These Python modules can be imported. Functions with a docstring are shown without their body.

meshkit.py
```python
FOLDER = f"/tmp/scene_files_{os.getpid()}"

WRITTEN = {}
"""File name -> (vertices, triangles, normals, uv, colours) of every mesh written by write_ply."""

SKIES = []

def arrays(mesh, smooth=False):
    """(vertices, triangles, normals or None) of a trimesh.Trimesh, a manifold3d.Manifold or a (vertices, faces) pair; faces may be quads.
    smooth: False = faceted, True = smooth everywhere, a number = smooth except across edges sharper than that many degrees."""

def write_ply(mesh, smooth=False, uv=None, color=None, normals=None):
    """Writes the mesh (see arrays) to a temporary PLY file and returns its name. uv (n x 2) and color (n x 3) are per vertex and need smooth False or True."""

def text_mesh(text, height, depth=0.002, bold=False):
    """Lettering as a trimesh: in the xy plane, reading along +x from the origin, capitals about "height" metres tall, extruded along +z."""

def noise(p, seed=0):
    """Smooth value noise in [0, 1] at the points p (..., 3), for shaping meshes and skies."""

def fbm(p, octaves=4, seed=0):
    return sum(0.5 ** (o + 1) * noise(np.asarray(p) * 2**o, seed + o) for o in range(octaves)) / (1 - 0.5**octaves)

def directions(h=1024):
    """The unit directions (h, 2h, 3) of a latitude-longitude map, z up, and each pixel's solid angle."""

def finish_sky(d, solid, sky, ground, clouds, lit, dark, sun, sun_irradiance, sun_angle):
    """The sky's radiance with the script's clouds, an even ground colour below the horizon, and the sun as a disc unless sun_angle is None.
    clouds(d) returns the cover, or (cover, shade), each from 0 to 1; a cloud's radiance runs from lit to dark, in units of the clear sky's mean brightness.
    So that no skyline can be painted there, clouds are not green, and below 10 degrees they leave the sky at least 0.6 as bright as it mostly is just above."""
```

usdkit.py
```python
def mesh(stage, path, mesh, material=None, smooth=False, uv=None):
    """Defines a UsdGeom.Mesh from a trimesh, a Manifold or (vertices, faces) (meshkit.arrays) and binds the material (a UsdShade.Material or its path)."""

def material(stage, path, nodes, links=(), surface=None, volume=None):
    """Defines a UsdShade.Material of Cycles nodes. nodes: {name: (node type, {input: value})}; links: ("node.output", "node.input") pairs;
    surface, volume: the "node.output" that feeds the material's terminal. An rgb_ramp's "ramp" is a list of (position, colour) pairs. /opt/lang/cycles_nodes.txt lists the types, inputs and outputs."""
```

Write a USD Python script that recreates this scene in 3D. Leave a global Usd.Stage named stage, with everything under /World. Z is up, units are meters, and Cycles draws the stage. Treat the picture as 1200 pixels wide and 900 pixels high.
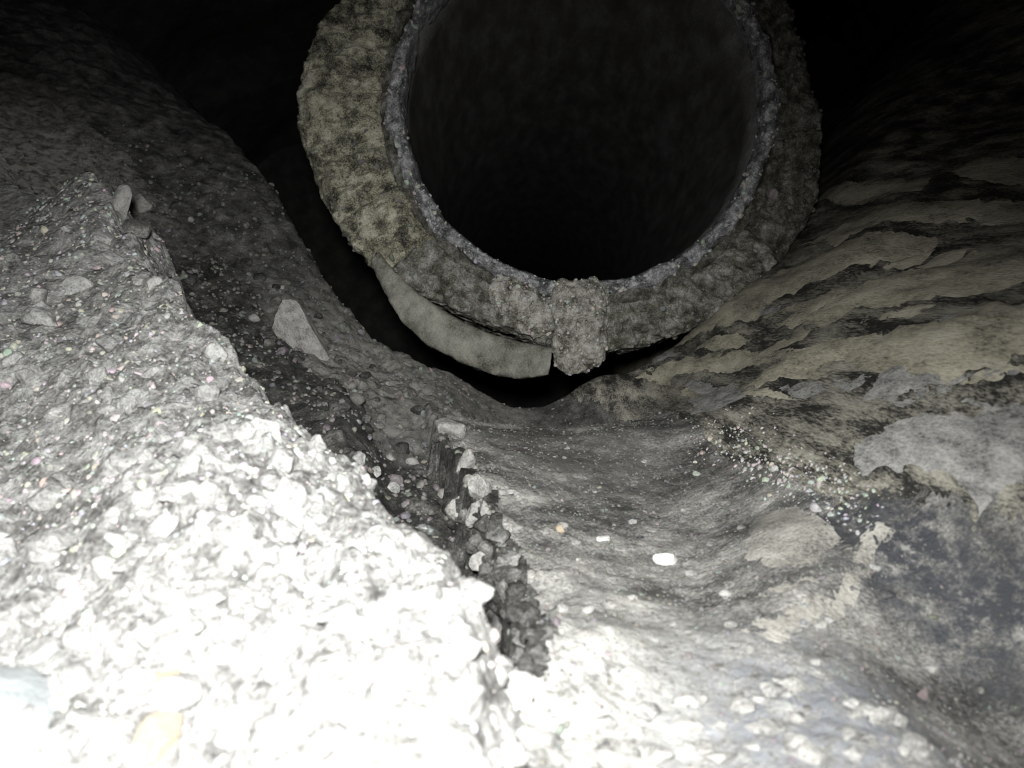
import math, random
import numpy as np, trimesh, shapely, usdkit, meshkit
from scipy.interpolate import RBFInterpolator, RegularGridInterpolator
from scipy.spatial import Delaunay, ConvexHull
from pxr import Usd, UsdGeom, UsdLux, UsdShade, Gf, Sdf, Vt

random.seed(7)
RNG = np.random.default_rng(7)
stage = Usd.Stage.CreateInMemory()
UsdGeom.SetStageUpAxis(stage, 'Z'); UsdGeom.SetStageMetersPerUnit(stage, 1.0)
WORLD = UsdGeom.Xform.Define(stage, '/World'); stage.SetDefaultPrim(WORLD.GetPrim())
UsdGeom.Scope.Define(stage, '/World/Looks')

# ---------------------------------------------------------------- camera, light
F = 857.0                                    # focal length in units of a 1200 wide picture
cam = UsdGeom.Camera.Define(stage, '/World/inspection_camera')
cam.AddRotateXOp().Set(90.0)                 # looks along +y, level with the pipe's axis
cam.CreateHorizontalApertureAttr(36.0); cam.CreateVerticalApertureAttr(27.0)
cam.CreateFocalLengthAttr(36.0 * F / 1200)
cam.CreateClippingRangeAttr(Gf.Vec2f(0.005, 50))
cam.CreateFStopAttr(24.0); cam.CreateFocusDistanceAttr(0.27)
cam.CreateExposureAttr(0.0)

# underground, in the dark: only a night sky far outside the earth, no sun gets in
dome = UsdLux.DomeLight.Define(stage, '/World/sky')
dome.GetPrim().SetCustomDataByKey('kind', 'structure')
sky_mat = usdkit.material(stage, '/World/Looks/night_sky', {
    's': ('sky_texture', {'sky_type': 'single_scattering', 'sun_disc': False, 'sun_elevation': -0.1, 'sun_rotation': 0.0}),
    'b': ('background_shader', {'strength': 0.05})}, [('s.color', 'b.color')], surface='b.background')
UsdShade.MaterialBindingAPI.Apply(dome.GetPrim()).Bind(sky_mat)

# the LED lamp in the head of the drain camera, beside the lens, beamed down to the left
def lamp(name, pos, aim, radius, intensity, color, angle, soft):
    l = UsdLux.SphereLight.Define(stage, '/World/' + name)
    l.CreateRadiusAttr(radius); l.CreateIntensityAttr(intensity); l.CreateNormalizeAttr(True)
    l.CreateColorAttr(Gf.Vec3f(*color))
    sh = UsdLux.ShapingAPI.Apply(l.GetPrim())
    sh.CreateShapingConeAngleAttr(angle); sh.CreateShapingConeSoftnessAttr(soft)
    z = -np.array(aim, float); z /= np.linalg.norm(z)
    x = np.cross([0, 0, 1.0], z); x /= np.linalg.norm(x); y = np.cross(z, x)
    l.AddTransformOp().Set(Gf.Matrix4d(*x, 0, *y, 0, *z, 0, *pos, 1))
lamp('camera_lamp', (-0.006, -0.006, 0.020), (-0.24, 1, -0.52), 0.008, 1.30, (0.99, 1.0, 0.98), 63.0, 1.0)

# ---------------------------------------------------------------- helpers
USED = {}
def numbered(name, parent='/World'):
    k = (parent, name); n = USED.get(k, 0); USED[k] = n + 1
    return name if n == 0 else f'{name}_{n:03d}'

def tag(p, label=None, cat=None, group=None, kind=None):
    for k, v in (('label', label), ('category', cat), ('group', group), ('kind', kind)):
        if v: p.SetCustomDataByKey(k, v)
    return p

def obj(name, mesh, mat, parent=None, smooth=40):
    par = str(parent.GetPath()) if parent is not None else '/World'
    return usdkit.mesh(stage, f'{par}/{numbered(name, par)}', mesh, mat, smooth=smooth).GetPrim()

def thing(name, label, cat, loc=(0, 0, 0), group=None):
    x = UsdGeom.Xform.Define(stage, '/World/' + numbered(name)); x.AddTranslateOp().Set(Gf.Vec3d(*map(float, loc)))
    return tag(x.GetPrim(), label, cat, group)

def fbm(p, freq, oct=4, seed=0):
    return meshkit.fbm(np.asarray(p, float) * freq, oct, seed)

def at(px, py, d):
    return np.array([(px - 600) / F * d, d, (450 - py) / F * d])

def smooth01(a, b, x):
    t = np.clip((x - a) / (b - a), 0, 1); return t * t * (3 - 2 * t)

# ---------------------------------------------------------------- materials
def rock(name, cols, scale=220.0, rough=0.8, bump=0.5, dist=0.0006, stretch=(1, 1, 1), vary=0.0, fine=1400.0, spec=0.35, spots=()):
    """mottled mineral surface: a broad and a fine noise pick from the colours, both also raise fine relief"""
    n = {'g': ('geometry', {}), 'm': ('mapping', {'scale': stretch}),
         'n1': ('noise_texture', {'scale': scale, 'detail': 6, 'roughness': 0.65}),
         'n2': ('noise_texture', {'scale': fine, 'detail': 4, 'roughness': 0.7}),
         'mx': ('mix_float', {'fac': 0.42}),
         'r': ('rgb_ramp', {'ramp': cols}),
         'b1': ('bump', {'strength': bump, 'distance': dist * 3}), 'b2': ('bump', {'strength': bump, 'distance': dist}),
         'rr': ('map_range', {'from_min': 0.3, 'from_max': 0.7, 'to_min': rough - 0.18, 'to_max': min(1, rough + 0.12)}),
         'p': ('principled_bsdf', {'specular_ior_level': spec})}
    l = [('g.position', 'm.vector'), ('m.vector', 'n1.vector'), ('m.vector', 'n2.vector'), ('n1.fac', 'mx.a'), ('n2.fac', 'mx.b'),
         ('mx.result', 'r.fac'), ('n1.fac', 'b1.height'), ('n2.fac', 'b2.height'), ('b1.normal', 'b2.normal'),
         ('b2.normal', 'p.normal'), ('n2.fac', 'rr.value'), ('rr.result', 'p.roughness')]
    last = 'r.color'
    if vary:
        n['oi'] = ('object_info', {}); n['wn'] = ('white_noise_texture', {'dimensions': '1D'})
        n['sat'] = ('hsv', {'saturation': 0.9, 'value': 0.9}); n['tint'] = ('mix', {'mix_type': 'overlay', 'fac': vary})
        l += [('oi.random', 'wn.w'), (last, 'tint.color1'), ('wn.color', 'tint.color2')]
        last = 'tint.color'
    for i, (c, far, near_, col) in enumerate(spots):   # another colour mixed in round a spot, its edge broken by noise
        n |= {f'v{i}': ('vector_math', {'math_type': 'distance', 'vector2': c}), f'f{i}': ('map_range', {'from_min': far, 'from_max': near_, 'to_min': -.1, 'to_max': .7}),
              f'nz{i}': ('noise_texture', {'scale': 260, 'detail': 5, 'roughness': .75}), f'a{i}': ('math', {'math_type': 'multiply', 'use_clamp': True}), f's{i}': ('map_range', {'from_min': .36, 'from_max': .64, 'to_min': 0, 'to_max': 1.9}),
              f'm{i}': ('mix', {'color2': col})}
        l += [('g.position', f'v{i}.vector1'), (f'v{i}.value', f'f{i}.value'), ('g.position', f'nz{i}.vector'), (f'nz{i}.fac', f's{i}.value'), (f's{i}.result', f'a{i}.value1'), (f'f{i}.result', f'a{i}.value2'),
              (f'a{i}.value', f'm{i}.fac'), (last, f'm{i}.color1')]
        last = f'm{i}.color'
    l.append((last, 'p.base_color'))
    return usdkit.material(stage, '/World/Looks/' + name, n, l, surface='p.BSDF')

def silt(name, cols, *a, **k):
    return rock(name, cols, *a, spots=[((.0056, .120, -.047), .050, .012, (.44, .433, .41)), ((.046, .113, -.054), .036, .008, (.20, .207, .225)), ((.0694, .170, -.0278), .020, .006, (.055, .058, .066)), ((.0832, .155, -.0362), .022, .008, (.055, .058, .066)), ((.0915, .140, -.0425), .024, .008, (.055, .058, .066)), ((.02, .235, -.028), .045, .012, (.13, .125, .115))], **k)

def g(v, w=(1, 0.97, 0.9)):
    return tuple(v * c for c in w)
WARM, OLIVE, COOL, NEUT = (1, 0.975, 0.93), (1, 0.95, 0.72), (0.97, 0.98, 1.0), (1, .985, .96)
M = {
 'bank': rock('bank_mortar', [(0.32, g(.05)), (0.44, g(.17, WARM)), (0.54, g(.36, NEUT)), (0.66, g(.58, NEUT))], 190, .85, 1.0, .0008, fine=900),
 'rubble': rock('rubble_stone', [(0.34, g(.10, WARM)), (0.47, g(.32, NEUT)), (0.62, g(.58, NEUT))], 260, .85, .9, .0006, vary=.0),
 'earth': rock('trench_earth', [(0.38, g(.010)), (0.46, g(.028)), (0.55, g(.08)), (0.66, g(.22, WARM))], 150, .9, .9, .0007, spots=[((-.235, .34, .10), .115, .03, (.34, .33, .31))]),  # near-black colour also stands in for shade down in the crevice
 'slope': rock('slope_earth', [(0.38, g(.015, WARM)), (0.46, g(.055, WARM)), (0.54, g(.12, WARM)), (0.66, g(.26, WARM))], 120, .9, .9, .0006, spots=[((-.05, .315, .012), .09, .03, (.27, .262, .24))]),  # paler low down, darker far up: fading lamp light painted into the colour
 'silt': silt('grey_silt', [(0.38, g(.035, WARM)), (0.46, g(.12, WARM)), (0.53, g(.27, (1,.97,.91))), (0.63, g(.5, (1,.97,.91)))], 60, .55, .8, .0006, stretch=(.85, 1.15, 1)),
 'wall': rock('tarred_wall', [(0.3, g(.018)), (0.46, g(.035)), (0.52, g(.20, (1,.95,.80))), (0.60, g(.38, (1,.95,.80))), (0.75, g(.5))], 110, .6, .6, .0006, stretch=(1.3, .16, 1.3)),
 'crust': rock('olive_crust', [(0.35, g(.06, OLIVE)), (0.43, g(.28, (1,.93,.73))), (0.55, g(.50, (1, .93, .73))), (0.70, g(.62, (1,.96,.85)))], 120, .85, .8, .0004, stretch=(1, .3, 1)),
 'greycrust': rock('grey_crust', [(0.38, g(.11, NEUT)), (0.47, g(.28, NEUT)), (0.60, g(.46, WARM))], 210, .75, 1.0, .0004, stretch=(1, .5, 1)),
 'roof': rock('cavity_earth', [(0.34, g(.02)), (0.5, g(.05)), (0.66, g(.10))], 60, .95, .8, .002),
 'bore': rock('grimy_bore', [(0.34, g(.04)), (0.5, g(.10)), (0.68, g(.22, COOL))], 90, .75, .5, .0005, stretch=(1, .35, 1)),
 'rim': rock('rim_clay', [(0.38, g(.03, COOL)), (0.46, g(.13, COOL)), (0.54, g(.32, COOL)), (0.64, g(.65, COOL))], 200, .7, .9, .0006),
 'collar': rock('collar_mortar', [(0.40, g(.02, OLIVE)), (0.46, g(.12, OLIVE)), (0.52, g(.36, (1, .95, .70))), (0.62, g(.62, (1, .96, .82)))], 110, .85, 1.0, .0008),
 'darkcollar': rock('grimy_dimmed_collar', [(0.36, g(.015, OLIVE)), (0.46, g(.07, OLIVE)), (0.54, g(.17, (1, .97, .84))), (0.66, g(.42, WARM))], 190, .85, 1.0, .0008),  # grime, darkened further to paint the lamp fading on the right side
 'greycollar': rock('grey_collar', [(0.38, g(.03)), (0.46, g(.13, OLIVE)), (0.53, g(.28, (1, .97, .86))), (0.64, g(.55, WARM))], 170, .85, 1.0, .0008),
 'lump': rock('lump_mortar', [(0.38, g(.04, OLIVE)), (0.45, g(.17, (1, .95, .8))), (0.53, g(.36, (1,.95,.84))), (0.64, g(.6, WARM))], 190, .85, .9, .0006),
 'shard': rock('shard_clay', [(0.38, g(.05, OLIVE)), (0.46, g(.15, (1, .97, .82))), (0.54, g(.23, (1, .97, .84))), (0.66, g(.33, (1, .97, .84)))], 80, .75, .35, .0003),
 'pale': rock('pale_stone', [(0.34, g(.12, WARM)), (0.46, g(.3, WARM)), (0.66, g(.52, WARM))], 260, .85, .9, .0007),
 'white': rock('white_chip', [(0.3, g(.4)), (0.7, g(.75, (1, 1, .97)))], 300, .6, .3, .0002),
 'orange': rock('orange_brick', [(0.3, (.30, .24, .17)), (0.7, (.36, .30, .23))], 300, .8, .5, .0003),
 'tan': rock('tan_silt', [(0.38, g(.12, WARM)), (0.46, g(.29, (1, .95, .86))), (0.54, g(.44, (1, .95, .86))), (0.66, g(.58, WARM))], 75, .7, .8, .0005),
 'glaze': rock('pale_glaze', [(0.33, g(.24, (.92, .98, 1))), (0.66, g(.40, (.93, .99, 1)))], 120, .45, .8, .0003, spec=.5),
 'dark_grit': rock('dark_grit', [(0.3, g(.06, WARM)), (0.5, g(.14, WARM)), (0.75, g(.4, WARM))], 300, .7, .3, .0002, vary=.1),
 'grit': rock('mixed_grit', [(0.3, g(.22, WARM)), (0.5, g(.42, WARM)), (0.7, g(.62, WARM))], 400, .6, .3, .0002, vary=.14, spec=.5),
}

# ---------------------------------------------------------------- terrain as two layers of heights
def layer(pts, smoothing=2e-6):
    P = np.array(pts); return RBFInterpolator(P[:, :2], P[:, 2], kernel='thin_plate_spline', smoothing=smoothing)

base_px = [(200,205,.385),(250,290,.35),(130,140,.40),(60,120,.395),(0,110,.385),(-150,110,.36),(200,120,.45),(300,225,.385),(260,160,.43),(0,20,.45),(-150,0,.42),(100,20,.49),(400,450,.285),(330,350,.335),(450,430,.325),(540,452,.335),(500,560,.20),(430,520,.225),
 (650,478,.34),(700,446,.34),(850,368,.34),(940,290,.345),(1000,205,.36),(600,500,.28),(520,500,.255),(680,512,.262),(760,520,.25),(830,540,.235),
 (700,600,.20),(600,600,.19),(800,700,.16),(650,700,.15),(700,800,.125),(620,890,.105),(800,890,.11),(950,700,.15),(900,620,.185),
 (1000,850,.115),(1200,850,.13),(1200,700,.14),(1100,650,.152),(1200,600,.145),(1200,500,.155),(1200,400,.17),(1200,300,.205),(1200,200,.255),
 (1000,600,.17),(1000,500,.19),(1000,400,.225),(1000,300,.275),(1100,300,.24),(1100,200,.30),(850,450,.285),(850,520,.235),(1200,110,.31),
 (750,455,.33),(720,480,.30),(640,492,.305)]
base_pts = [at(*p) for p in base_px]
base_pts += [(.03, .42, -.02), (.12, .45, .03), (.17, .45, .10), (.22, .45, .18), (.21, .6, .16), (.03, .6, -.03), (-.1, .6, .0), (-.40, .6, .32),
             (.03, .9, -.03), (.2, .9, .15), (-.40, .9, .3), (-.45, .4, .30), (.24, .3, .15), (.24, .15, .09), (.22, .0, .08), (.3, .0, .14), (.36, .2, .22),
             (.32, .4, .28), (0, .04, -.068), (.05, .04, -.068), (.1, .04, -.055), (.0, -.1, -.075), (.1, -.1, -.05), (.2, -.1, .06), (-.1, -.1, -.05),
             (-.05, .08, -.06), (-.06, .15, -.03), (-.12, .22, .0), (-.2, .1, -.02), (-.35, .0, .0), (-.40, .3, .17)]
bank_px = [(130,180,.30),(205,310,.25),(330,440,.20),(440,540,.165),(540,650,.14),(600,740,.12),(622,800,.108),(640,900,.09),
           (0,400,.215),(0,200,.33),(0,700,.13),(300,700,.118),(300,900,.096),(0,880,.102),(0,550,.17),(150,400,.205),(200,550,.14),(400,650,.13),(450,800,.1),(30,270,.29)]
bank_pts = [at(*p) for p in bank_px]
bank_pts += [(-.32, .3, .17), (-.36, .38, .26), (-.3, .1, .10), (-.2, .12, .04), (-.12, .0, .0), (-.2, -.1, .04), (-.35, -.1, .12), (-.05, .0, -.045), (0, .05, -.062), (0, -.1, -.08), (-.25, .5, .25)]
base_f, bank_f = layer(base_pts), layer(bank_pts)
RIDGE = np.array([np.array([-.6, .47])] + [at(*p)[:2] for p in [(-200,215,.40),(0,195,.35),(70,182,.32),(130,182,.30),(205,320,.25),(330,440,.20),(440,540,.165),(540,650,.14),(600,740,.12),(622,800,.108),(640,900,.09)]] + [np.array([.008, .03]), np.array([.008, -.16])])
BEDGE = np.array([at(*p)[:2] for p in [(512,480,.285),(514,520,.25),(545,580,.205),(588,640,.165),(632,740,.13),(640,790,.116),(640,840,.108)]])
CREST = np.array([at(*p)[:2] for p in [(-100,-250,.62),(120,-60,.56),(200,20,.52),(265,130,.445),(335,225,.39),(405,320,.355),(470,395,.345),(530,436,.345)]] + [np.array([.2, .37])])

def side(P, line):
    """signed distance to a polyline, positive on the right of its direction of travel"""
    best = np.full(len(P), 1e9); sg = np.ones(len(P))
    for a, b in zip(line[:-1], line[1:]):
        ab = b - a; t = np.clip(((P - a) @ ab) / (ab @ ab), 0, 1)
        q = P - a - t[:, None] * ab; dd = np.hypot(q[:, 0], q[:, 1])
        s = -(ab[0] * (P[:, 1] - a[1]) - ab[1] * (P[:, 0] - a[0]))
        m = dd < best; best[m] = dd[m]; sg[m] = np.sign(s[m])
    return best * sg

xs = np.unique(np.concatenate([np.arange(-.46, -.13, .002), np.arange(-.13, .13, .00062), np.arange(.13, .42, .002)]))
ys = np.unique(np.concatenate([np.arange(-.16, .06, .004), np.arange(.06, .22, .00062), np.arange(.22, .46, .0011), np.arange(.46, .92, .006)]))
X, Y = np.meshgrid(xs, ys)
P = np.stack([X.ravel(), Y.ravel()], 1)
# thin-plate surfaces are smooth: evaluate them coarsely, then interpolate
cx, cy = np.linspace(-.47, .43, 140), np.linspace(-.17, .93, 170)
CX, CY = np.meshgrid(cx, cy); CP = np.stack([CX.ravel(), CY.ravel()], 1)
def coarse(f): return RegularGridInterpolator((cy, cx), f(CP).reshape(CX.shape), method='cubic')(P[:, ::-1])
hb, hk = coarse(base_f), coarse(bank_f)
P3 = np.c_[P, np.zeros(len(P))]
rag = fbm(P3, 90, 4, 3) + fbm(P3, 330, 3, 4) * .5 + fbm(P3, 35, 2, 2) * .8
s_ridge = -side(P, RIDGE) * 1.0            # > 0 to the right of the ridge (towards the bed)
s_ridge *= np.sign(-side(np.array([[.05, .2]]), RIDGE)[0])
s_r = s_ridge + rag * .009
hk = hk - np.maximum(0, s_r) * 1.7 - np.maximum(0, s_r + .006) ** 2 * 8
# rubble relief of the bank: lumpy clods with gaps between them
def lumps(Pxyz, freq, seed):
    r = np.random.default_rng(seed); q = Pxyz[:, :2] * freq
    c = np.floor(q).astype(int); c -= c.min(0); best = np.full(len(q), 9.0); q = q - np.floor(q)
    J = r.random((c[:, 0].max() + 3, c[:, 1].max() + 3, 3))
    hgt = np.zeros(len(q))
    for dx in (-1, 0, 1):
        for dy in (-1, 0, 1):
            j = J[c[:, 0] + dx + 1, c[:, 1] + dy + 1]
            d = np.hypot(q[:, 0] - dx - j[:, 0], q[:, 1] - dy - j[:, 1])
            m = d < best; best[m] = d[m]; hgt[m] = j[m, 2]
    return np.clip(1 - best * best * 1.3, 0, 1) * (.35 + .65 * hgt)
warp = P3 + np.c_[fbm(P3, 120, 4, 21), fbm(P3, 120, 4, 22), np.zeros(len(P))] * .012
near = 1 - smooth01(.22, .36, P[:, 1]) * .35
ridged = lambda f, o, sd: 1 - np.abs(fbm(P3, f, o, sd)) * 2.2
hk += (lumps(warp, 120, 1) * .0030 + lumps(warp, 310, 2) * .0011 + fbm(P3, 45, 5, 5) * .009 + (ridged(150, 4, 23) - .5) * .0030 + fbm(P3, 420, 3, 6) * .0022) * near - .0025
# base: streaky on the right wall, grainy on the bed, clotted in the trench
right = smooth01(.03, .09, P[:, 0] - .12 * (.34 - P[:, 1]))
Q = P3 * [1, .25, 1]
hb += right * (fbm(Q, 160, 4, 8) * .0034 + fbm(Q, 420, 3, 9) * .0012) + (1 - right) * (fbm(P3 * [.85, 1.1, 1], 60, 5, 10) * .0034 + fbm(P3, 500, 3, 13) * .0009)
s_bed = side(P, BEDGE); s_bed *= np.sign(side(np.array([[.05, .2]]), BEDGE)[0])
s_bed2 = s_bed + fbm(P3, 160, 4, 31) * .007
crev = (1 - smooth01(-.001, .003, s_bed2)) * smooth01(-.03, -.012, s_bed2) * (1 - smooth01(.25, .285, P[:, 1])) * smooth01(.117, .128, P[:, 1])
hb -= crev * (.024 - .010 * smooth01(.16, .22, P[:, 1]))
left = 1 - smooth01(.0, .02, s_bed)
hb += left * (lumps(warp, 120, 14) * .004 - .002)
s_c = side(P, CREST); s_c *= np.sign(side(np.array([[0, .6]]), CREST)[0])
s_c2 = s_c + fbm(P3, 70, 4, 33) * .008
hb -= (1 - smooth01(.04, .10, P[:, 0])) * np.maximum(0, s_c2) * 1.6 * (1 - smooth01(.55, .9, P[:, 1]) * .4)
hb -= .010 * np.exp(-((s_ridge - .012) / .009) ** 2) * smooth01(.13, .17, P[:, 1]) * (1 - smooth01(.30, .36, P[:, 1]))
hb -= .05 * smooth01(.03, .06, -s_ridge) * (1 - smooth01(.24, .30, P[:, 1]))
hb = np.maximum(hb, -.14)
# dip in front of the ring behind the crest of the silt bed
dip = np.exp(-((P[:, 1] - .312) / .022) ** 2) * smooth01(-.03, 0, P[:, 0]) * (1 - smooth01(.045, .075, P[:, 0]))
hb -= dip * .02
# low mounds and the curved ridge that lie on the bed
def bump_at(px, py, d, r, h):
    global hb
    c = at(px, py, d)
    hb += h * np.exp(-(((P[:, 0] - c[0]) / r[0]) ** 2 + ((P[:, 1] - c[1]) / r[1]) ** 2))
bump_at(915, 650, .168, (.014, .014), .004)
bump_at(760, 540, .245, (.03, .012), .004)
bump_at(680, 780, .128, (.012, .012), .004)
ARC = np.array([at(*p)[:2] for p in [(850,752,.145),(930,748,.146),(985,722,.15),(1020,690,.157),(1030,665,.163)]])
hb += .0016 * np.exp(-(side(P, ARC) / .004) ** 2)
H = np.maximum(hb, hk).reshape(X.shape)
is_bank = (hk > hb).reshape(X.shape)
height = RegularGridInterpolator((ys, xs), H, bounds_error=False, fill_value=None)
def hz(x, y): return height(np.stack([np.atleast_1d(y), np.atleast_1d(x)], 1))

def hit(px, py):
    """first point of the ground on the line of sight through a pixel of the photograph"""
    d = np.linspace(.05, .7, 1400); p = np.stack([(px - 600) / F * d, d, (450 - py) / F * d], 1)
    k = np.nonzero(p[:, 2] < hz(p[:, 0], p[:, 1]))[0]
    return p[k[0]] if len(k) else p[-1]

WL = [at(*p)[:2] for p in [(690,447,.345),(760,470,.32),(850,512,.238),(1000,548,.178),(1200,575,.148)]]
WLINE = np.array([np.array([.02, .92])] + WL + [np.array([.16, -.16])])
s_w = side(P, WLINE); s_w = (s_w * np.sign(side(np.array([[.2, .3]]), WLINE)[0])).reshape(X.shape)
s_w = s_w + (fbm(P3 * [1, .5, 1], 130, 5, 52) * .009 + fbm(P3, 700, 3, 53) * .005).reshape(X.shape)
region = np.where(is_bank, 0, np.where(s_w > 0, 1, np.where((s_bed2 - .0035 - fbm(P3, 180, 5, 58) * .007 + .03 * (1 - smooth01(.112, .124, P[:, 1]))).reshape(X.shape) > 0, 2, 3)))
region = np.where((~is_bank) & (Y > .268 + .05 * np.clip(.02 - X, 0, .04) + (fbm(P3 * [1, 1, 1], 90, 4, 57) * .03).reshape(X.shape)) & (X < .09) & (s_w <= 0), 3, region)
region = np.where((~is_bank) & (Y > .345) & (s_w <= 0), 3, region)
STRIP = np.array([at(*p)[:2] for p in [(60,60,.42),(190,185,.385),(265,290,.352),(330,375,.325),(400,440,.293),(470,495,.262),(520,525,.25),(560,560,.235)]])
s_s = side(P, STRIP) * np.sign(side(np.array([[-.02, .33]]), STRIP)[0])
strip = (s_s + fbm(P3, 80, 5, 71) * .016 + fbm(P3, 300, 3, 72) * .006).reshape(X.shape)
region = np.where((region == 3) & (strip > 0) & (Y > .19) & (Y < .55), 4, region)
idx = np.arange(X.size).reshape(X.shape)
V = np.stack([X.ravel(), Y.ravel(), H.ravel()], 1)
def ground(name, k, mat):
    c = region[:-1, :-1] == k
    a, b, d_, e = idx[:-1, :-1][c], idx[:-1, 1:][c], idx[1:, 1:][c], idx[1:, :-1][c]
    f = np.vstack([np.c_[a, b, d_], np.c_[a, d_, e]])
    u, inv = np.unique(f, return_inverse=True)
    p = usdkit.mesh(stage, '/World/' + name, (V[u], inv.reshape(f.shape)), M[mat], smooth=True).GetPrim()
    return tag(p, kind='structure')
bank = tag(ground('rubble_bank', 0, 'bank'), 'brightly lit pale bank of crumbled mortar and rubble sloping down from the left')
wall = tag(ground('drain_wall', 1, 'wall'), 'dark streaked wall of the old drain rising to the right')
bed = tag(ground('silt_bed', 2, 'silt'), 'grey silt bed with low mounds on the floor of the drain')
tag(ground('trench_ground', 3, 'earth'), 'dark clotted strip of earth along the foot of the pale bank')

tag(ground('earth_slope', 4, 'slope'), 'mottled grey brown slope between the dark strip and the black gap round the pipe')
# cavity overhead: an uneven earth vault closed at both ends
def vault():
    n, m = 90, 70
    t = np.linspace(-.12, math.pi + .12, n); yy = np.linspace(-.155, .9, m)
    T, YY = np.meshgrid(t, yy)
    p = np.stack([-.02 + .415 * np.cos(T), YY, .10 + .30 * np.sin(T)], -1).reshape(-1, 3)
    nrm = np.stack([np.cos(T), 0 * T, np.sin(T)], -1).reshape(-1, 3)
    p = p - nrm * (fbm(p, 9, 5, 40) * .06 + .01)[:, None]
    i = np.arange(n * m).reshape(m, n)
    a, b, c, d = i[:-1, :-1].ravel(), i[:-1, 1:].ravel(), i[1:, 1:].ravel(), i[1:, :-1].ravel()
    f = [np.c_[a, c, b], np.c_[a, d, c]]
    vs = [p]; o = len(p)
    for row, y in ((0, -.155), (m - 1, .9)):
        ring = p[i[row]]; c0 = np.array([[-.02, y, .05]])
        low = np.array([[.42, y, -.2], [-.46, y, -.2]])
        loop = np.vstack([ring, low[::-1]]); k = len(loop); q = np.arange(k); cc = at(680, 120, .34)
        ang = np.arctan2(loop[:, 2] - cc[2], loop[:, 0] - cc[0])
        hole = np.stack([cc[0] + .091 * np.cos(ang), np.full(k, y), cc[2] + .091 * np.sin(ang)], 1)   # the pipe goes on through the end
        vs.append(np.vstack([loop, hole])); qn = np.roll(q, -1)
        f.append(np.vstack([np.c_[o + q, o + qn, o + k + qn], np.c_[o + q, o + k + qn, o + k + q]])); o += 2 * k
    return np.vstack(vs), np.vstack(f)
tag(obj('cavity_roof', vault(), M['roof'], smooth=True), 'dark earth vault of the cavity around the pipe end', kind='structure')

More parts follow.
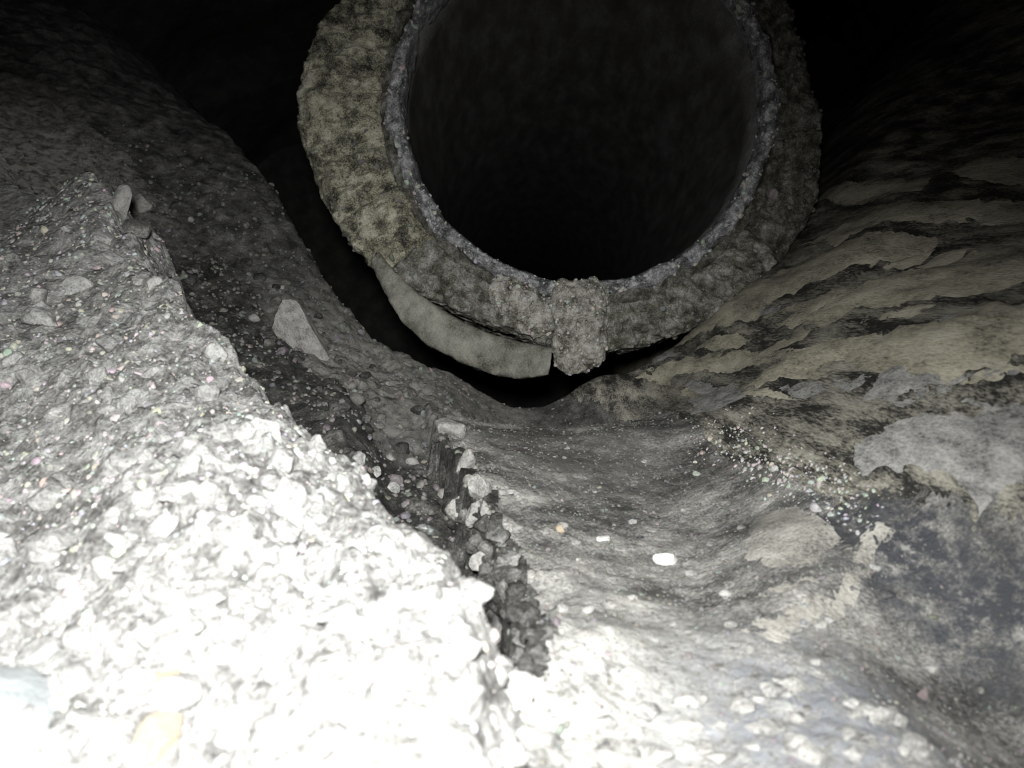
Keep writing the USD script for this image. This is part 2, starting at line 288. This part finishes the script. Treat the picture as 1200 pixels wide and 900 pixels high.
# ---------------------------------------------------------------- the open pipe ahead
C0 = at(680, 120, .34); CXp, CZp = C0[0], C0[2]
def revolve(profile, rfun=None, n=720, amp=.0, freq=180, seed=0, amp2=0., freq2=600, arc=None, pits=0.):
    """closed profile of (radius, y) swept round the pipe's axis; rfun(theta, radius, y) may change the radius"""
    pr = np.array(profile)
    # resample the profile finely
    seg = np.vstack([pr, pr[:1]]); L = np.r_[0, np.cumsum(np.hypot(*np.diff(seg, axis=0).T))]
    k = int(min(220, max(24, L[-1] / .0011))); s = np.linspace(0, L[-1], k, endpoint=False)
    r, y = np.interp(s, L, seg[:, 0]), np.interp(s, L, seg[:, 1])
    closed = arc is None
    th = np.linspace(0, 2 * math.pi, n, endpoint=False) if closed else np.linspace(arc[0], arc[1], n)
    R, T = np.meshgrid(r, th); YY = np.broadcast_to(y, R.shape).copy()
    if rfun: R, YY = rfun(T, R, YY)
    p = np.stack([CXp + R * np.cos(T), YY, CZp + R * np.sin(T)], -1).reshape(-1, 3)
    if amp:
        pit = np.clip(fbm(p, 210, 4, seed + 20) - .18, 0, .5) * pits
        p = p + np.c_[0 * pit, pit, 0 * pit] - (p - [CXp, 0, CZp]) * [1, 0, 1] * (pit * 2.0)[:, None]
        dv = np.stack([fbm(p, freq, 4, seed + i) for i in range(3)], 1) * amp
        if amp2: dv += np.stack([fbm(p, freq2, 3, seed + 5 + i) for i in range(3)], 1) * amp2
        p = p + dv
    i = np.arange(len(p)).reshape(R.shape)
    j = np.vstack([i, i[:1]]) if closed else i
    j = np.hstack([j, j[:, :1]])
    a, b, c, d = j[:-1, :-1].ravel(), j[:-1, 1:].ravel(), j[1:, 1:].ravel(), j[1:, :-1].ravel()
    f = [np.c_[a, b, c], np.c_[a, c, d]]
    if not closed:
        for row, flip in ((0, 1), (-1, 0)):
            ring = i[row]; c0 = len(p); p = np.vstack([p, p[ring].mean(0)])
            q = np.c_[ring, np.roll(ring, -1), np.full(len(ring), c0)]
            f.append(q[:, ::-1] if flip else q)
    m = trimesh.Trimesh(p, np.vstack(f), process=False)
    if m.volume < 0: m.invert()
    return m
pipe = thing('drain_pipe', 'open end of a round drain pipe with a crumbling rim and black bore', 'pipe', (0, 0, 0))
obj('barrel', revolve([(.0845, .350), (.0845, 2.6), (.098, 2.6), (.098, .350)], n=240, amp=.0012, freq=60, seed=50), M['bore'], pipe, smooth=True)
def rimf(T, R, YY):
    q = np.stack([np.cos(T) * 6, np.sin(T) * 6, R * 0], -1).reshape(-1, 3)
    w = meshkit.fbm(q, 4, 60).reshape(R.shape)
    k = np.clip((R - .0838) / .01, 0, 1); w2 = meshkit.fbm(q * 1.3, 3, 66).reshape(R.shape)
    return R + w * .002 - np.clip(w2 - .05, 0, 1) * .007 * k, YY + w * .003 + np.clip(-w2 - .12, 0, 1) * .02
rim_m = revolve([(.0835, .3515), (.0838, .341), (.0855, .3375), (.089, .3365), (.0937, .3385), (.0948, .342), (.0948, .3515)], rimf, amp=.0024, freq=90, seed=61, amp2=.0011, freq2=420, pits=.005); obj('rim', rim_m, M['rim'], pipe, smooth=True)
DEG = np.radians([0, 20, 90, 125, 150, 165, 180, 195, 210, 223, 235, 250, 262, 275, 300, 320, 335, 348, 360])
ROUT = [.104, .103, .104, .110, .121, .1345, .1370, .1325, .131, .1225, .1135, .112, .1125, .117, .1155, .1165, .117, .112, .107]
def collf(T, R, YY):
    ro = np.interp(np.mod(T, 2 * math.pi), DEG, ROUT)
    q = np.stack([np.cos(T) * 5, np.sin(T) * 5, R * 0], -1).reshape(-1, 3)
    w = meshkit.fbm(q, 5, 70).reshape(R.shape); w2 = meshkit.fbm(q * 3, 4, 75).reshape(R.shape)
    k = np.clip((R - .0965) / (.118 - .0965), 0, 1)
    R2 = .0957 + w * .0012 + (ro + w * .004 + w2 * .003 - .0957) * k
    thick = np.clip((ro - .116) / .02, 0, 1)
    return R2, YY + np.where(YY < .36, w2 * .0035 + thick * k * .004, 0)
CPROF = [(.0965, .3455), (.097, .340), (.0985, .3365), (.103, .3345), (.109, .335), (.114, .3365), (.117, .340), (.118, .346), (.1175, .43), (.0965, .43)]
col_m = revolve(CPROF, collf, n=640, amp=.0075, freq=38, seed=80, amp2=.0014, freq2=240, pits=.009, arc=(math.radians(96), math.radians(222)))
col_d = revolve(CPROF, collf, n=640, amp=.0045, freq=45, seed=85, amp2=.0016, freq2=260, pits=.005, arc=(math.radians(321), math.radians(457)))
obj('collar', col_m, M['collar'], pipe, smooth=True)
col_b = revolve(CPROF, collf, n=360, amp=.0045, freq=45, seed=85, amp2=.0018, freq2=260, pits=.014, arc=(math.radians(220.5), math.radians(322)))
tag(obj('collar', col_b, M['greycollar'], pipe, smooth=True), 'rough grey lower piece of the pipe collar')
tag(obj('collar', col_d, M['darkcollar'], pipe, smooth=True), 'thin grimy right piece of the pipe collar, coloured darker for the fading light')
# grey joint ring, set back between rim and collar
obj('joint_ring', revolve([(.0925, .3415), (.0975, .3415), (.0975, .353), (.0925, .353)], amp=.0042, freq=90, seed=90, amp2=.0014, freq2=380, pits=.006), M['darkcollar'], pipe, smooth=True)

def lump(c, r, seed, amp=.25, freq=None, flat=None, sub=4, cuts=0):
    """an irregular stone: a sphere cut by a few planes, then roughened"""
    m = trimesh.creation.icosphere(sub); v = m.vertices.copy(); q = np.random.default_rng(seed)
    for _ in range(cuts):
        n = q.normal(size=3); n /= np.linalg.norm(n); t = q.uniform(.45, .8)
        d = v @ n; v = v - np.where(d > t, (d - t) * .92, 0)[:, None] * n
    f = freq or 1.6
    v = v * (1 + amp * meshkit.fbm(v * f + seed * 3.1, 4, seed % 97))[:, None]
    v = v * np.asarray(r)
    if flat is not None:
        v = v @ trimesh.transformations.euler_matrix(*flat)[:3, :3].T
    return trimesh.Trimesh(v + np.asarray(c), m.faces, process=False)

def blob(parts, pitch, amp, freq, seed):
    """several overlapping spheres hulled in pairs and roughened into one continuous lump"""
    import manifold3d as m3
    tot = None
    for (a, ra), (b, rb) in parts:
        s = m3.Manifold.batch_hull([m3.Manifold.sphere(ra, 24).translate(list(map(float, a))), m3.Manifold.sphere(rb, 24).translate(list(map(float, b)))])
        tot = s if tot is None else tot + s
    tot = tot.refine_to_length(pitch); mm = tot.to_mesh()
    t = trimesh.Trimesh(mm.vert_properties[:, :3], mm.tri_verts)
    trimesh.smoothing.filter_taubin(t, iterations=12)
    n = t.vertex_normals
    t.vertices = t.vertices + n * (fbm(t.vertices, freq, 4, seed) * amp)[:, None] + n * (fbm(t.vertices, freq * 3.5, 3, seed + 1) * amp * .4)[:, None]
    return t

a = lambda x, y, d=.334: at(x, y, d)
lm = blob([((a(655, 358, .336)), .006), ] and [((a(652, 360, .337), .006), (a(668, 395, .333), .0095)), ((a(686, 360, .337), .005), (a(674, 395, .333), .0085)),
           ((a(652, 360, .337), .006), (a(690, 358, .337), .006)), ((a(692, 352, .337), .004), (a(684, 400, .334), .006)), ((a(672, 365, .336), .0085), (a(674, 395, .333), .0095)), ((a(668, 395, .333), .0095), (a(660, 432, .336), .0072)), ((a(678, 395, .333), .0095), (a(682, 425, .336), .008)), ((a(664, 432, .336), .0072), (a(676, 434, .336), .006))], .0008, .0042, 190, 101)
def flatten(m, seed):
    v = m.vertices.copy(); v[:, 1] = .3375 + (v[:, 1] - .3365) * .62
    v += np.stack([fbm(v, 75, 3, seed + i) for i in range(3)], 1) * [.0035, .003, .005]
    v += np.stack([fbm(v, 170, 3, seed + 17 + i) for i in range(3)], 1) * .0036
    v += np.stack([fbm(v, 420, 3, seed + 7 + i) for i in range(3)], 1) * .0016
    m.vertices = v
flatten(lm, 131); lm.vertices = (lm.vertices - lm.centroid) * [.84, 1, .92] + lm.centroid + [-.001, 0, .001]
tag(obj('mortar_lump', lm, M['lump'], smooth=True), 'knob of speckled mortar hanging from the bottom of the pipe rim', 'mortar lump')
pm = blob([((a(578, 352, .3355), .005), (a(602, 368, .3345), .0065)), ((a(602, 368, .3345), .0065), (a(622, 386, .336), .005)), ((a(590, 366, .337), .005), (a(608, 382, .337), .005))], .0008, .0040, 200, 111)
flatten(pm, 141); pm.vertices = pm.vertices + [0, .0022, 0]
tag(obj('mortar_patch', pm, M['lump'], smooth=True), 'pinkish mortar patch smeared on the pipe collar left of the knob', 'mortar patch')

# curved shard wedged under the collar
def shardf(T, R, YY):
    t = (np.mod(T, 2 * math.pi) - math.radians(216)) / math.radians(263 - 216)
    inner = .1185 - .003 * t; outer = np.interp(t, [0, .12, .3, .45, .7, .88, 1], [.1235, .127, .1315, .1345, .1335, .132, .1275])
    outer = outer + .002 * meshkit.fbm(np.stack([t * 9, t * 0, t * 0], -1).reshape(-1, 3), 4, 7).reshape(R.shape)
    k = (R - .12) / .01
    return inner + (outer - inner) * k, YY - .006 * t
sh = revolve([(.120, .347), (.1206, .3445), (.1225, .3435), (.1285, .345), (.1298, .3465), (.130, .349), (.130, .375), (.120, .375)], shardf, n=260, amp=.0014, freq=120, seed=120, amp2=.0007, pits=.004, arc=(math.radians(216), math.radians(263)))
tag(obj('pipe_shard', sh, M['shard'], smooth=True), 'smooth curved olive grey pipe fragment wedged under the left of the rim', 'pipe fragment')

# ---------------------------------------------------------------- crust flaking off the right wall, each flake a part of the wall
def plate(px_poly, thick, seed, pitch=.0016, rag=.0045):
    thick = thick * .28
    pts = np.array([hit(*p) for p in px_poly])[:, :2]
    poly = shapely.Polygon(pts)
    if not poly.is_valid: poly = poly.buffer(0)
    if poly.geom_type != 'Polygon': poly = max(poly.geoms, key=lambda q: q.area)
    poly = shapely.segmentize(poly, .0009)
    e = np.array(poly.exterior.coords)[:-1]
    e = e + np.stack([fbm(np.c_[e, e[:, :1] * 0] * [1, .4, 1], 300, 4, seed + i) for i in range(2)], 1) * rag * [1, 2.2]
    e = e + np.stack([fbm(np.c_[e, e[:, :1] * 0] * [1, .5, 1], 110, 3, seed + 6 + i) for i in range(2)], 1) * .006 * [.5, 1]
    e = e + np.stack([fbm(np.c_[e, e[:, :1] * 0], 1100, 3, seed + 4 + i) for i in range(2)], 1) * .0012
    poly = shapely.Polygon(e).buffer(0)
    if poly.geom_type != 'Polygon': poly = max(poly.geoms, key=lambda q: q.area)
    poly = shapely.segmentize(poly.simplify(.0002), .001); e = np.array(poly.exterior.coords)[:-1]
    x0, y0, x1, y1 = poly.bounds
    r = np.random.default_rng(seed)
    gx_, gy_ = np.meshgrid(np.arange(x0, x1, pitch), np.arange(y0, y1, pitch))
    q = np.stack([gx_.ravel(), gy_.ravel()], 1); q = q + r.uniform(-.3, .3, q.shape) * pitch
    inn = shapely.contains_xy(poly.buffer(-pitch * .45), q[:, 0], q[:, 1]); q = q[inn]
    pts = np.vstack([e, q]); ne = len(e)
    tri = Delaunay(pts).simplices; c = pts[tri].mean(1)
    tri = tri[shapely.contains_xy(poly, c[:, 0], c[:, 1])]
    dist = shapely.distance(shapely.points(pts), poly.exterior)
    q3 = np.c_[pts * [1, .4], 0 * pts[:, 0]]
    z = hz(pts[:, 0], pts[:, 1]) + thick * (.04 + .96 * np.clip(dist / .005, 0, 1)) + fbm(q3, 220, 4, seed + 9) * thick * .55 * np.clip(dist / .004, 0, 1)
    top = np.c_[pts, z]
    v2 = tri[:, [0, 1, 2]]; a_ = pts[v2]; cr = (a_[:, 1, 0] - a_[:, 0, 0]) * (a_[:, 2, 1] - a_[:, 0, 1]) - (a_[:, 1, 1] - a_[:, 0, 1]) * (a_[:, 2, 0] - a_[:, 0, 0])
    tri[cr < 0] = tri[cr < 0][:, ::-1]
    low = np.c_[e, hz(e[:, 0], e[:, 1]) - .0006]
    k = np.arange(ne); kn = np.roll(k, -1); o = len(top)
    sk = np.vstack([np.c_[k, o + k, kn], np.c_[kn, o + k, o + kn]])
    m = trimesh.Trimesh(np.vstack([top, low]), np.vstack([tri, sk]), process=False)
    return m
flakes = [
 ([(715,412),(800,382),(880,340),(950,312),(1035,285),(1100,292),(1085,318),(1010,332),(950,352),(900,372),(880,392),(800,410),(745,434)], .0030, 'crust'),
 ([(900,402),(960,380),(1010,352),(1080,335),(1140,312),(1290,305),(1290,352),(1140,368),(1080,366),(1010,380),(960,400)], .0028, 'crust'),
 ([(858,472),(900,446),(960,425),(1040,408),(1100,398),(1290,392),(1290,478),(1120,490),(1062,466),(1040,462),(980,452),(920,462),(880,476)], .0032, 'crust'),
 ([(1008,508),(1028,468),(1052,464),(1096,478),(1140,488),(1110,502),(1050,512)], .0036, 'greycrust'),
 ([(935,296),(1010,262),(1100,248),(1290,240),(1290,272),(1120,278),(1040,272),(980,292)], .0022, 'crust'),
 ([(748,452),(800,434),(845,432),(830,450),(790,462)], .0024, 'crust'),
 ([(1000,566),(1050,545),(1130,548),(1190,532),(1290,556),(1290,664),(1150,684),(1105,655),(1060,615),(1015,598)], .0034, 'greycrust'),
 ([(880,430),(915,408),(950,398),(935,416),(905,432)], .0022, 'crust'),
 ([(905,486),(935,474),(985,470),(965,484),(925,494)], .0026, 'greycrust'),
 ([(960,238),(1020,226),(1090,215),(1085,232),(1020,246),(975,252)], .002, 'crust'),
 ([(1110,208),(1160,196),(1290,192),(1290,222),(1150,228)], .002, 'crust'),
 ([(1125,520),(1170,512),(1198,516),(1165,526)], .0024, 'greycrust'),
 ([(1010,395),(1060,378),(1100,372),(1090,384),(1040,398)], .0022, 'crust'),
 ([(800,478),(850,462),(870,484),(840,498),(805,494)], .0018, 'greycrust'),
 ([(1045,512),(1090,506),(1130,504),(1100,516),(1060,520)], .0020, 'greycrust'),
]
for i, (poly, th, mt) in enumerate(flakes):
    obj('crust_flake', plate(poly, th, 200 + i * 13), M[mt], wall, smooth=35)
rs = np.random.default_rng(61)
for i in range(34):                              # small slivers between the big flakes
    cx_, cy_ = rs.uniform(760, 1230), rs.uniform(0, 1)
    cy_ = 450 - (cx_ - 690) * .36 + cy_ * (40 + (cx_ - 690) * .34)
    w_, h_ = rs.uniform(14, 46), rs.uniform(3, 9); sl = (cy_ - 440) / (cx_ - 640)
    poly = [(cx_ + w_ * c, cy_ + h_ * t + sl * w_ * c) for c, t in ((-1, 0), (-.4, -.8), (.3, -1), (1, -.2), (.5, .7), (-.3, 1))]
    try: pm_ = plate(poly, rs.uniform(.0016, .003), 700 + i * 11, pitch=.0011, rag=.0022)
    except Exception: continue
    obj('crust_flake', pm_, M[['crust', 'crust', 'greycrust'][i % 3]], wall, smooth=35)
# pale crusted patches lying on the silt
for i, (poly, th) in enumerate([([(868,640),(890,616),(930,612),(972,640),(985,665),(960,690),(900,692),(872,672)], .0016), ([(850,762),(900,742),(960,722),(1005,692),(1024,664),(1048,684),(1020,722),(970,752),(900,774)], .0012),
                               ([(880,728),(930,716),(966,700),(990,676),(1000,682),(980,712),(940,730),(890,740)], .001),
                               ([(640,760),(690,738),(740,742),(800,770),(820,800),(760,800),(690,792),(650,800)], .0016)]):
    obj('silt_crust', plate(poly, th, 400 + i * 17, rag=.003), M['tan' if i < 3 else 'silt'], bed, smooth=35)

# ---------------------------------------------------------------- stones
def stone(name, px, py, size, mat, label, cat, seed, flat=None, sink=.25, group=None, cuts=5, sub=3, where=None, amp=.22):
    h = hit(px, py) if where is None else where
    s = np.asarray(size, float)
    return tag(obj(name, lump(h + [0, 0, s[2] * (1 - 2 * sink)], s, seed, amp, flat=flat, cuts=cuts, sub=sub), M[mat], smooth=30), label, cat, group)

stone('slab_stone', 356, 408, (.0075, .008, .019), 'pale', 'pale flat slab of stone leaning on the dark earth behind the bank', 'stone', 11, flat=(.2, -.62, .3), sink=.40, sub=5, cuts=7, amp=.3)
stone('upright_stone', 143, 250, (.0035, .003, .0068), 'pale', 'pale pointed stone standing on the crest of the bank at far left', 'stone', 12, flat=(0, .2, 0))
stone('upright_stone', 168, 245, (.0038, .003, .0052), 'pale', 'small warm grey stone just right of the pale pointed stone', 'stone', 13)
stone('round_stone', 160, 275, (.0045, .0035, .0045), 'silt', 'dark grey round stone below the pair of pale stones on the bank', 'stone', 14)
stone('white_chip', 780, 659, (.0026, .0016, .0013), 'white', 'bright white chip lying alone in the middle of the silt bed', 'chip', 15, sink=.2, sub=4, amp=.6, cuts=8)
stone('white_chip', 706, 633, (.0018, .001, .0007), 'white', 'small flat white chip to the left of the bright white chip', 'chip', 16, sink=.2, sub=4, amp=.6, cuts=8)
stone('orange_pebble', 657, 625, (.0013, .001, .0012), 'orange', 'tiny orange pebble at the left of the silt bed', 'pebble', 17, sink=.1)
stone('brown_stone', 188, 872, (.0030, .004, .0030), 'orange', 'pale orange stone among the white rubble at the bottom of the bank', 'stone', 18, sub=4, sink=.36)
stone('brown_stone', 196, 812, (.0018, .003, .0026), 'orange', 'slim pale orange sliver just above the larger pale orange stone', 'stone', 19, sub=4, sink=.36)
# smooth pale shard at the lower left corner
g0 = hit(28, 860)
tag(obj('glazed_shard', lump(g0 + [-.003, -.002, -.0005], (.0095, .012, .0045), 23, .25, flat=(.35, .5, .3), sub=5, cuts=2), M['glaze'], smooth=True), 'smooth bluish white fragment at the lower left corner of the bank', 'fragment')

clods = [(527,505,.0062,.0058,'pale'),(545,545,.0036,.005,'pale'),(522,552,.0022,.004,'earth'),(560,575,.0042,.0042,'pale'),(556,606,.0032,.0042,'pale'),(535,600,.005,.0062,'silt'),
         (570,610,.002,.005,'pale'),(566,660,.004,.0042,'pale'),(590,690,.003,.0034,'silt'),(580,740,.004,.004,'pale'),(486,636,.0045,.003,'pale'),(600,660,.003,.003,'pale')]
notes = ['rounded grey clod at the far corner of the broken silt edge', 'tan clod below the rounded grey clod on the silt edge', 'small dark clod in the crevice beside the tan clod', 'light lumpy clod halfway down the broken silt edge',
         'upright whitish clod under the light lumpy clod', 'large smooth grey clod down in the crevice', 'thin pale splinter at the right of the whitish clod', 'mottled round clod where bank and silt bed nearly meet',
         'small grey clod below the mottled round clod', 'pale round clod at the lower mouth of the crevice', 'long cream clod on the lip of the bank above the crevice', 'small pale clod on the silt right of the mottled clod']
for i, ((px, py, sx, sz, mt), nt) in enumerate(zip(clods, notes)):
    stone('clod', px, py, (sx * .8, sx * .7, sz * .8), mt, nt, 'clod', 30 + i, flat=(0, (i % 3 - 1) * .3, i), sink=.45, sub=5, amp=.5, cuts=14)

def scatter_px(n, poly, seed, reject=None):
    r = np.random.default_rng(seed); pg = shapely.Polygon(poly); x0, y0, x1, y1 = pg.bounds; out = []
    while len(out) < n:
        q = r.uniform((x0, y0), (x1, y1))
        if pg.contains(shapely.Point(*q)): out.append(q)
    return out
BANKPX = [(5,330),(90,250),(190,330),(330,450),(440,545),(530,650),(595,750),(620,900),(5,900)]
r = np.random.default_rng(77)
for i, (px, py) in enumerate(scatter_px(170, BANKPX, 78)):
    h = hit(px, py); s = r.uniform(.0011, .0034) * (.7 + 1.6 * min(h[1], .3) / .3 * .6)
    stone('rubble_stone', 0, 0, (s, s * r.uniform(.6, 1), s * r.uniform(.5, .95)), 'rubble', 'pale lump of rubble bedded in the bright bank at the left', 'rubble stone', 500 + i,
          flat=tuple(r.uniform(-.6, .6, 3)), sink=.52, group='rubble stones bedded in the bank', sub=3, cuts=9, amp=.5, where=h)
for i, (px, py) in enumerate(scatter_px(46, [(760,830),(840,790),(980,800),(1080,850),(1120,895),(640,895),(700,850)], 79)):
    h = hit(px, py); s = r.uniform(.0007, .0019)
    stone('gravel_pebble', 0, 0, (s * 1.2, s, s * .75), ['pale', 'pale', 'greycrust'][i % 3], 'pebble in the pale wet gravel at the bottom of the silt bed', 'pebble', 800 + i, group='pebbles in the wet gravel patch', sink=.38, sub=3, cuts=8, amp=.5, where=h)
for i, (px, py) in enumerate(scatter_px(32, [(580,520),(800,530),(850,600),(1010,640),(1080,760),(1180,800),(840,790),(660,740),(580,620)], 80)):
    h = hit(px, py); s = r.uniform(.0004, .0012)
    stone('bed_pebble', 0, 0, (s * 1.3, s, s * .8), ['pale', 'silt', 'greycrust', 'pale'][i % 4], 'small pebble strewn on the open silt bed', 'pebble', 900 + i, group='pebbles strewn over the silt bed', sink=.25, sub=2, where=h)
for i, (px, py) in enumerate(scatter_px(60, [(150,215),(300,270),(410,400),(520,480),(505,590),(430,520),(330,425),(210,320)], 81)):
    h = hit(px, py); s = r.uniform(.0008, .0028)
    stone('earth_clod', 0, 0, (s * 1.1, s, s * .85), ['earth', 'slope', 'earth', 'pale' if i % 3 == 0 else 'slope'][i % 4], 'crumb of stone in the dark earth behind the bank', 'clod', 1000 + i, group='crumbs in the dark earth behind the bank', sink=.3, sub=2, where=h)

for i, (px, py) in enumerate(scatter_px(70, [(505,560),(560,600),(600,650),(640,740),(640,800),(615,800),(600,760),(560,670)], 83)):
    h = hit(px, py); s = r.uniform(.0007, .0026) * (.7 if py > 700 else 1)
    stone('crevice_stone', 0, 0, (s * 1.1, s, s * .9), ['earth', 'slope', 'earth', 'slope', 'slope'][i % 5], 'rough crumb of stone lodged in the dark crevice between bank and silt bed', 'stone', 1200 + i, group='crumbs lodged in the crevice', sink=.35, sub=3, cuts=8, amp=.42, where=h)

# ---------------------------------------------------------------- grit: grains nobody could count
def grit(name, pts, sizes, label, seed, mat='grit', cat='grit'):
    q = np.random.default_rng(seed)
    pi = UsdGeom.PointInstancer.Define(stage, '/World/' + name)
    for k in range(3):
        usdkit.mesh(stage, f'/World/{name}/grain' + (f'_{k:03d}' if k else ''), lump((0, 0, 0), (1, .85, .7), 2000 + k + seed, .3, sub=1, cuts=4), M[mat], smooth=False)
    pi.CreatePrototypesRel().SetTargets([Sdf.Path(f'/World/{name}/grain' + (f'_{k:03d}' if k else '')) for k in range(3)])
    n = len(pts)
    pi.CreateProtoIndicesAttr(Vt.IntArray.FromNumpy(q.integers(0, 3, n).astype(np.int32)))
    pi.CreatePositionsAttr(Vt.Vec3fArray.FromNumpy(np.asarray(pts, np.float32)))
    u = q.normal(size=(n, 4)); u /= np.linalg.norm(u, axis=1, keepdims=True)
    pi.CreateOrientationsAttr(Vt.QuathArray([Gf.Quath(*map(float, w)) for w in u]))
    pi.CreateScalesAttr(Vt.Vec3fArray.FromNumpy(np.repeat(np.asarray(sizes, np.float32)[:, None], 3, 1)))
    tag(pi.GetPrim(), label, cat, kind='stuff')
def sample_region(k, n, x, y, seed, dens=None):
    q = np.random.default_rng(seed); p = np.stack([q.uniform(*x, n), q.uniform(*y, n)], 1)
    i = np.clip(np.searchsorted(xs, p[:, 0]) - 1, 0, len(xs) - 2); j = np.clip(np.searchsorted(ys, p[:, 1]) - 1, 0, len(ys) - 2)
    p = p[region[j, i] == k]
    if dens: p = p[q.random(len(p)) < dens(p)]
    return np.c_[p, hz(p[:, 0], p[:, 1])]
q = np.random.default_rng(5)
b = sample_region(0, 15000, (-.2, .01), (.06, .34), 91, lambda p: smooth01(-.35, .25, fbm(np.c_[p, p[:, :1] * 0], 60, 3, 44)))
sz = q.gamma(1.6, .00022, len(b)) + .00015; b[:, 2] -= sz * .45
grit('bank_grit', b, sz, 'fine pale grit covering the bright bank', 1)
b = sample_region(2, 9000, (-.03, .14), (.09, .34), 92, lambda p: .15 + .85 * smooth01(.0, .35, fbm(np.c_[p, p[:, :1] * 0], 40, 3, 45)))
grit('bed_grit', b, q.gamma(2, .0001, len(b)) + .0001, 'fine grit on the grey silt bed', 2, 'dark_grit')
b = np.vstack([sample_region(3, 7000, (-.22, .03), (.13, .40), 93), sample_region(4, 3500, (-.22, .03), (.13, .40), 94)])
grit('earth_grit', b, q.gamma(2.5, .0002, len(b)) + .0002, 'crumbs of grit in the dark earth', 3, 'dark_grit')

q2 = np.random.default_rng(8)
t_ = q2.random(900); ln = np.array([(830, 505), (900, 545), (960, 570), (1015, 600)])
gp = np.stack([np.interp(t_, [0, .4, .7, 1], ln[:, 0]), np.interp(t_, [0, .4, .7, 1], ln[:, 1])], 1) + q2.normal(size=(900, 2)) * [22, 15]
grit('speckled_grit', np.array([hit(*p) for p in gp]), q2.gamma(1.3, .00016, 900) + .00008, 'bright speckled grit along the border of silt bed and drain wall', 4)

def clinging(meshes, n, seed, keep):
    np.random.seed(seed); out = []
    for m in meshes:
        p, f = trimesh.sample.sample_surface(m, n, seed=seed); nn = m.face_normals[f]
        out.append(p[(nn[:, 1] < -.2) & (fbm(p, 110, 4, seed) > keep)])
    return np.vstack(out)
b = clinging([rim_m], 3600, 3, .12)
grit('drain_pipe/rim_grit', b, q2.gamma(1.2, .00028, len(b)) + .0001, None, 5, cat=None)
b = clinging([col_m, col_b, col_d], 5000, 4, .15)
grit('drain_pipe/collar_grit', b, q2.gamma(1.2, .00028, len(b)) + .0001, None, 6, mat='dark_grit', cat=None)
b = clinging([lm, pm], 500, 6, .15)
grit('mortar_grit', b, q2.gamma(1.2, .00025, len(b)) + .0001, 'pale grains stuck in the mortar knob and patch below the rim', 7)
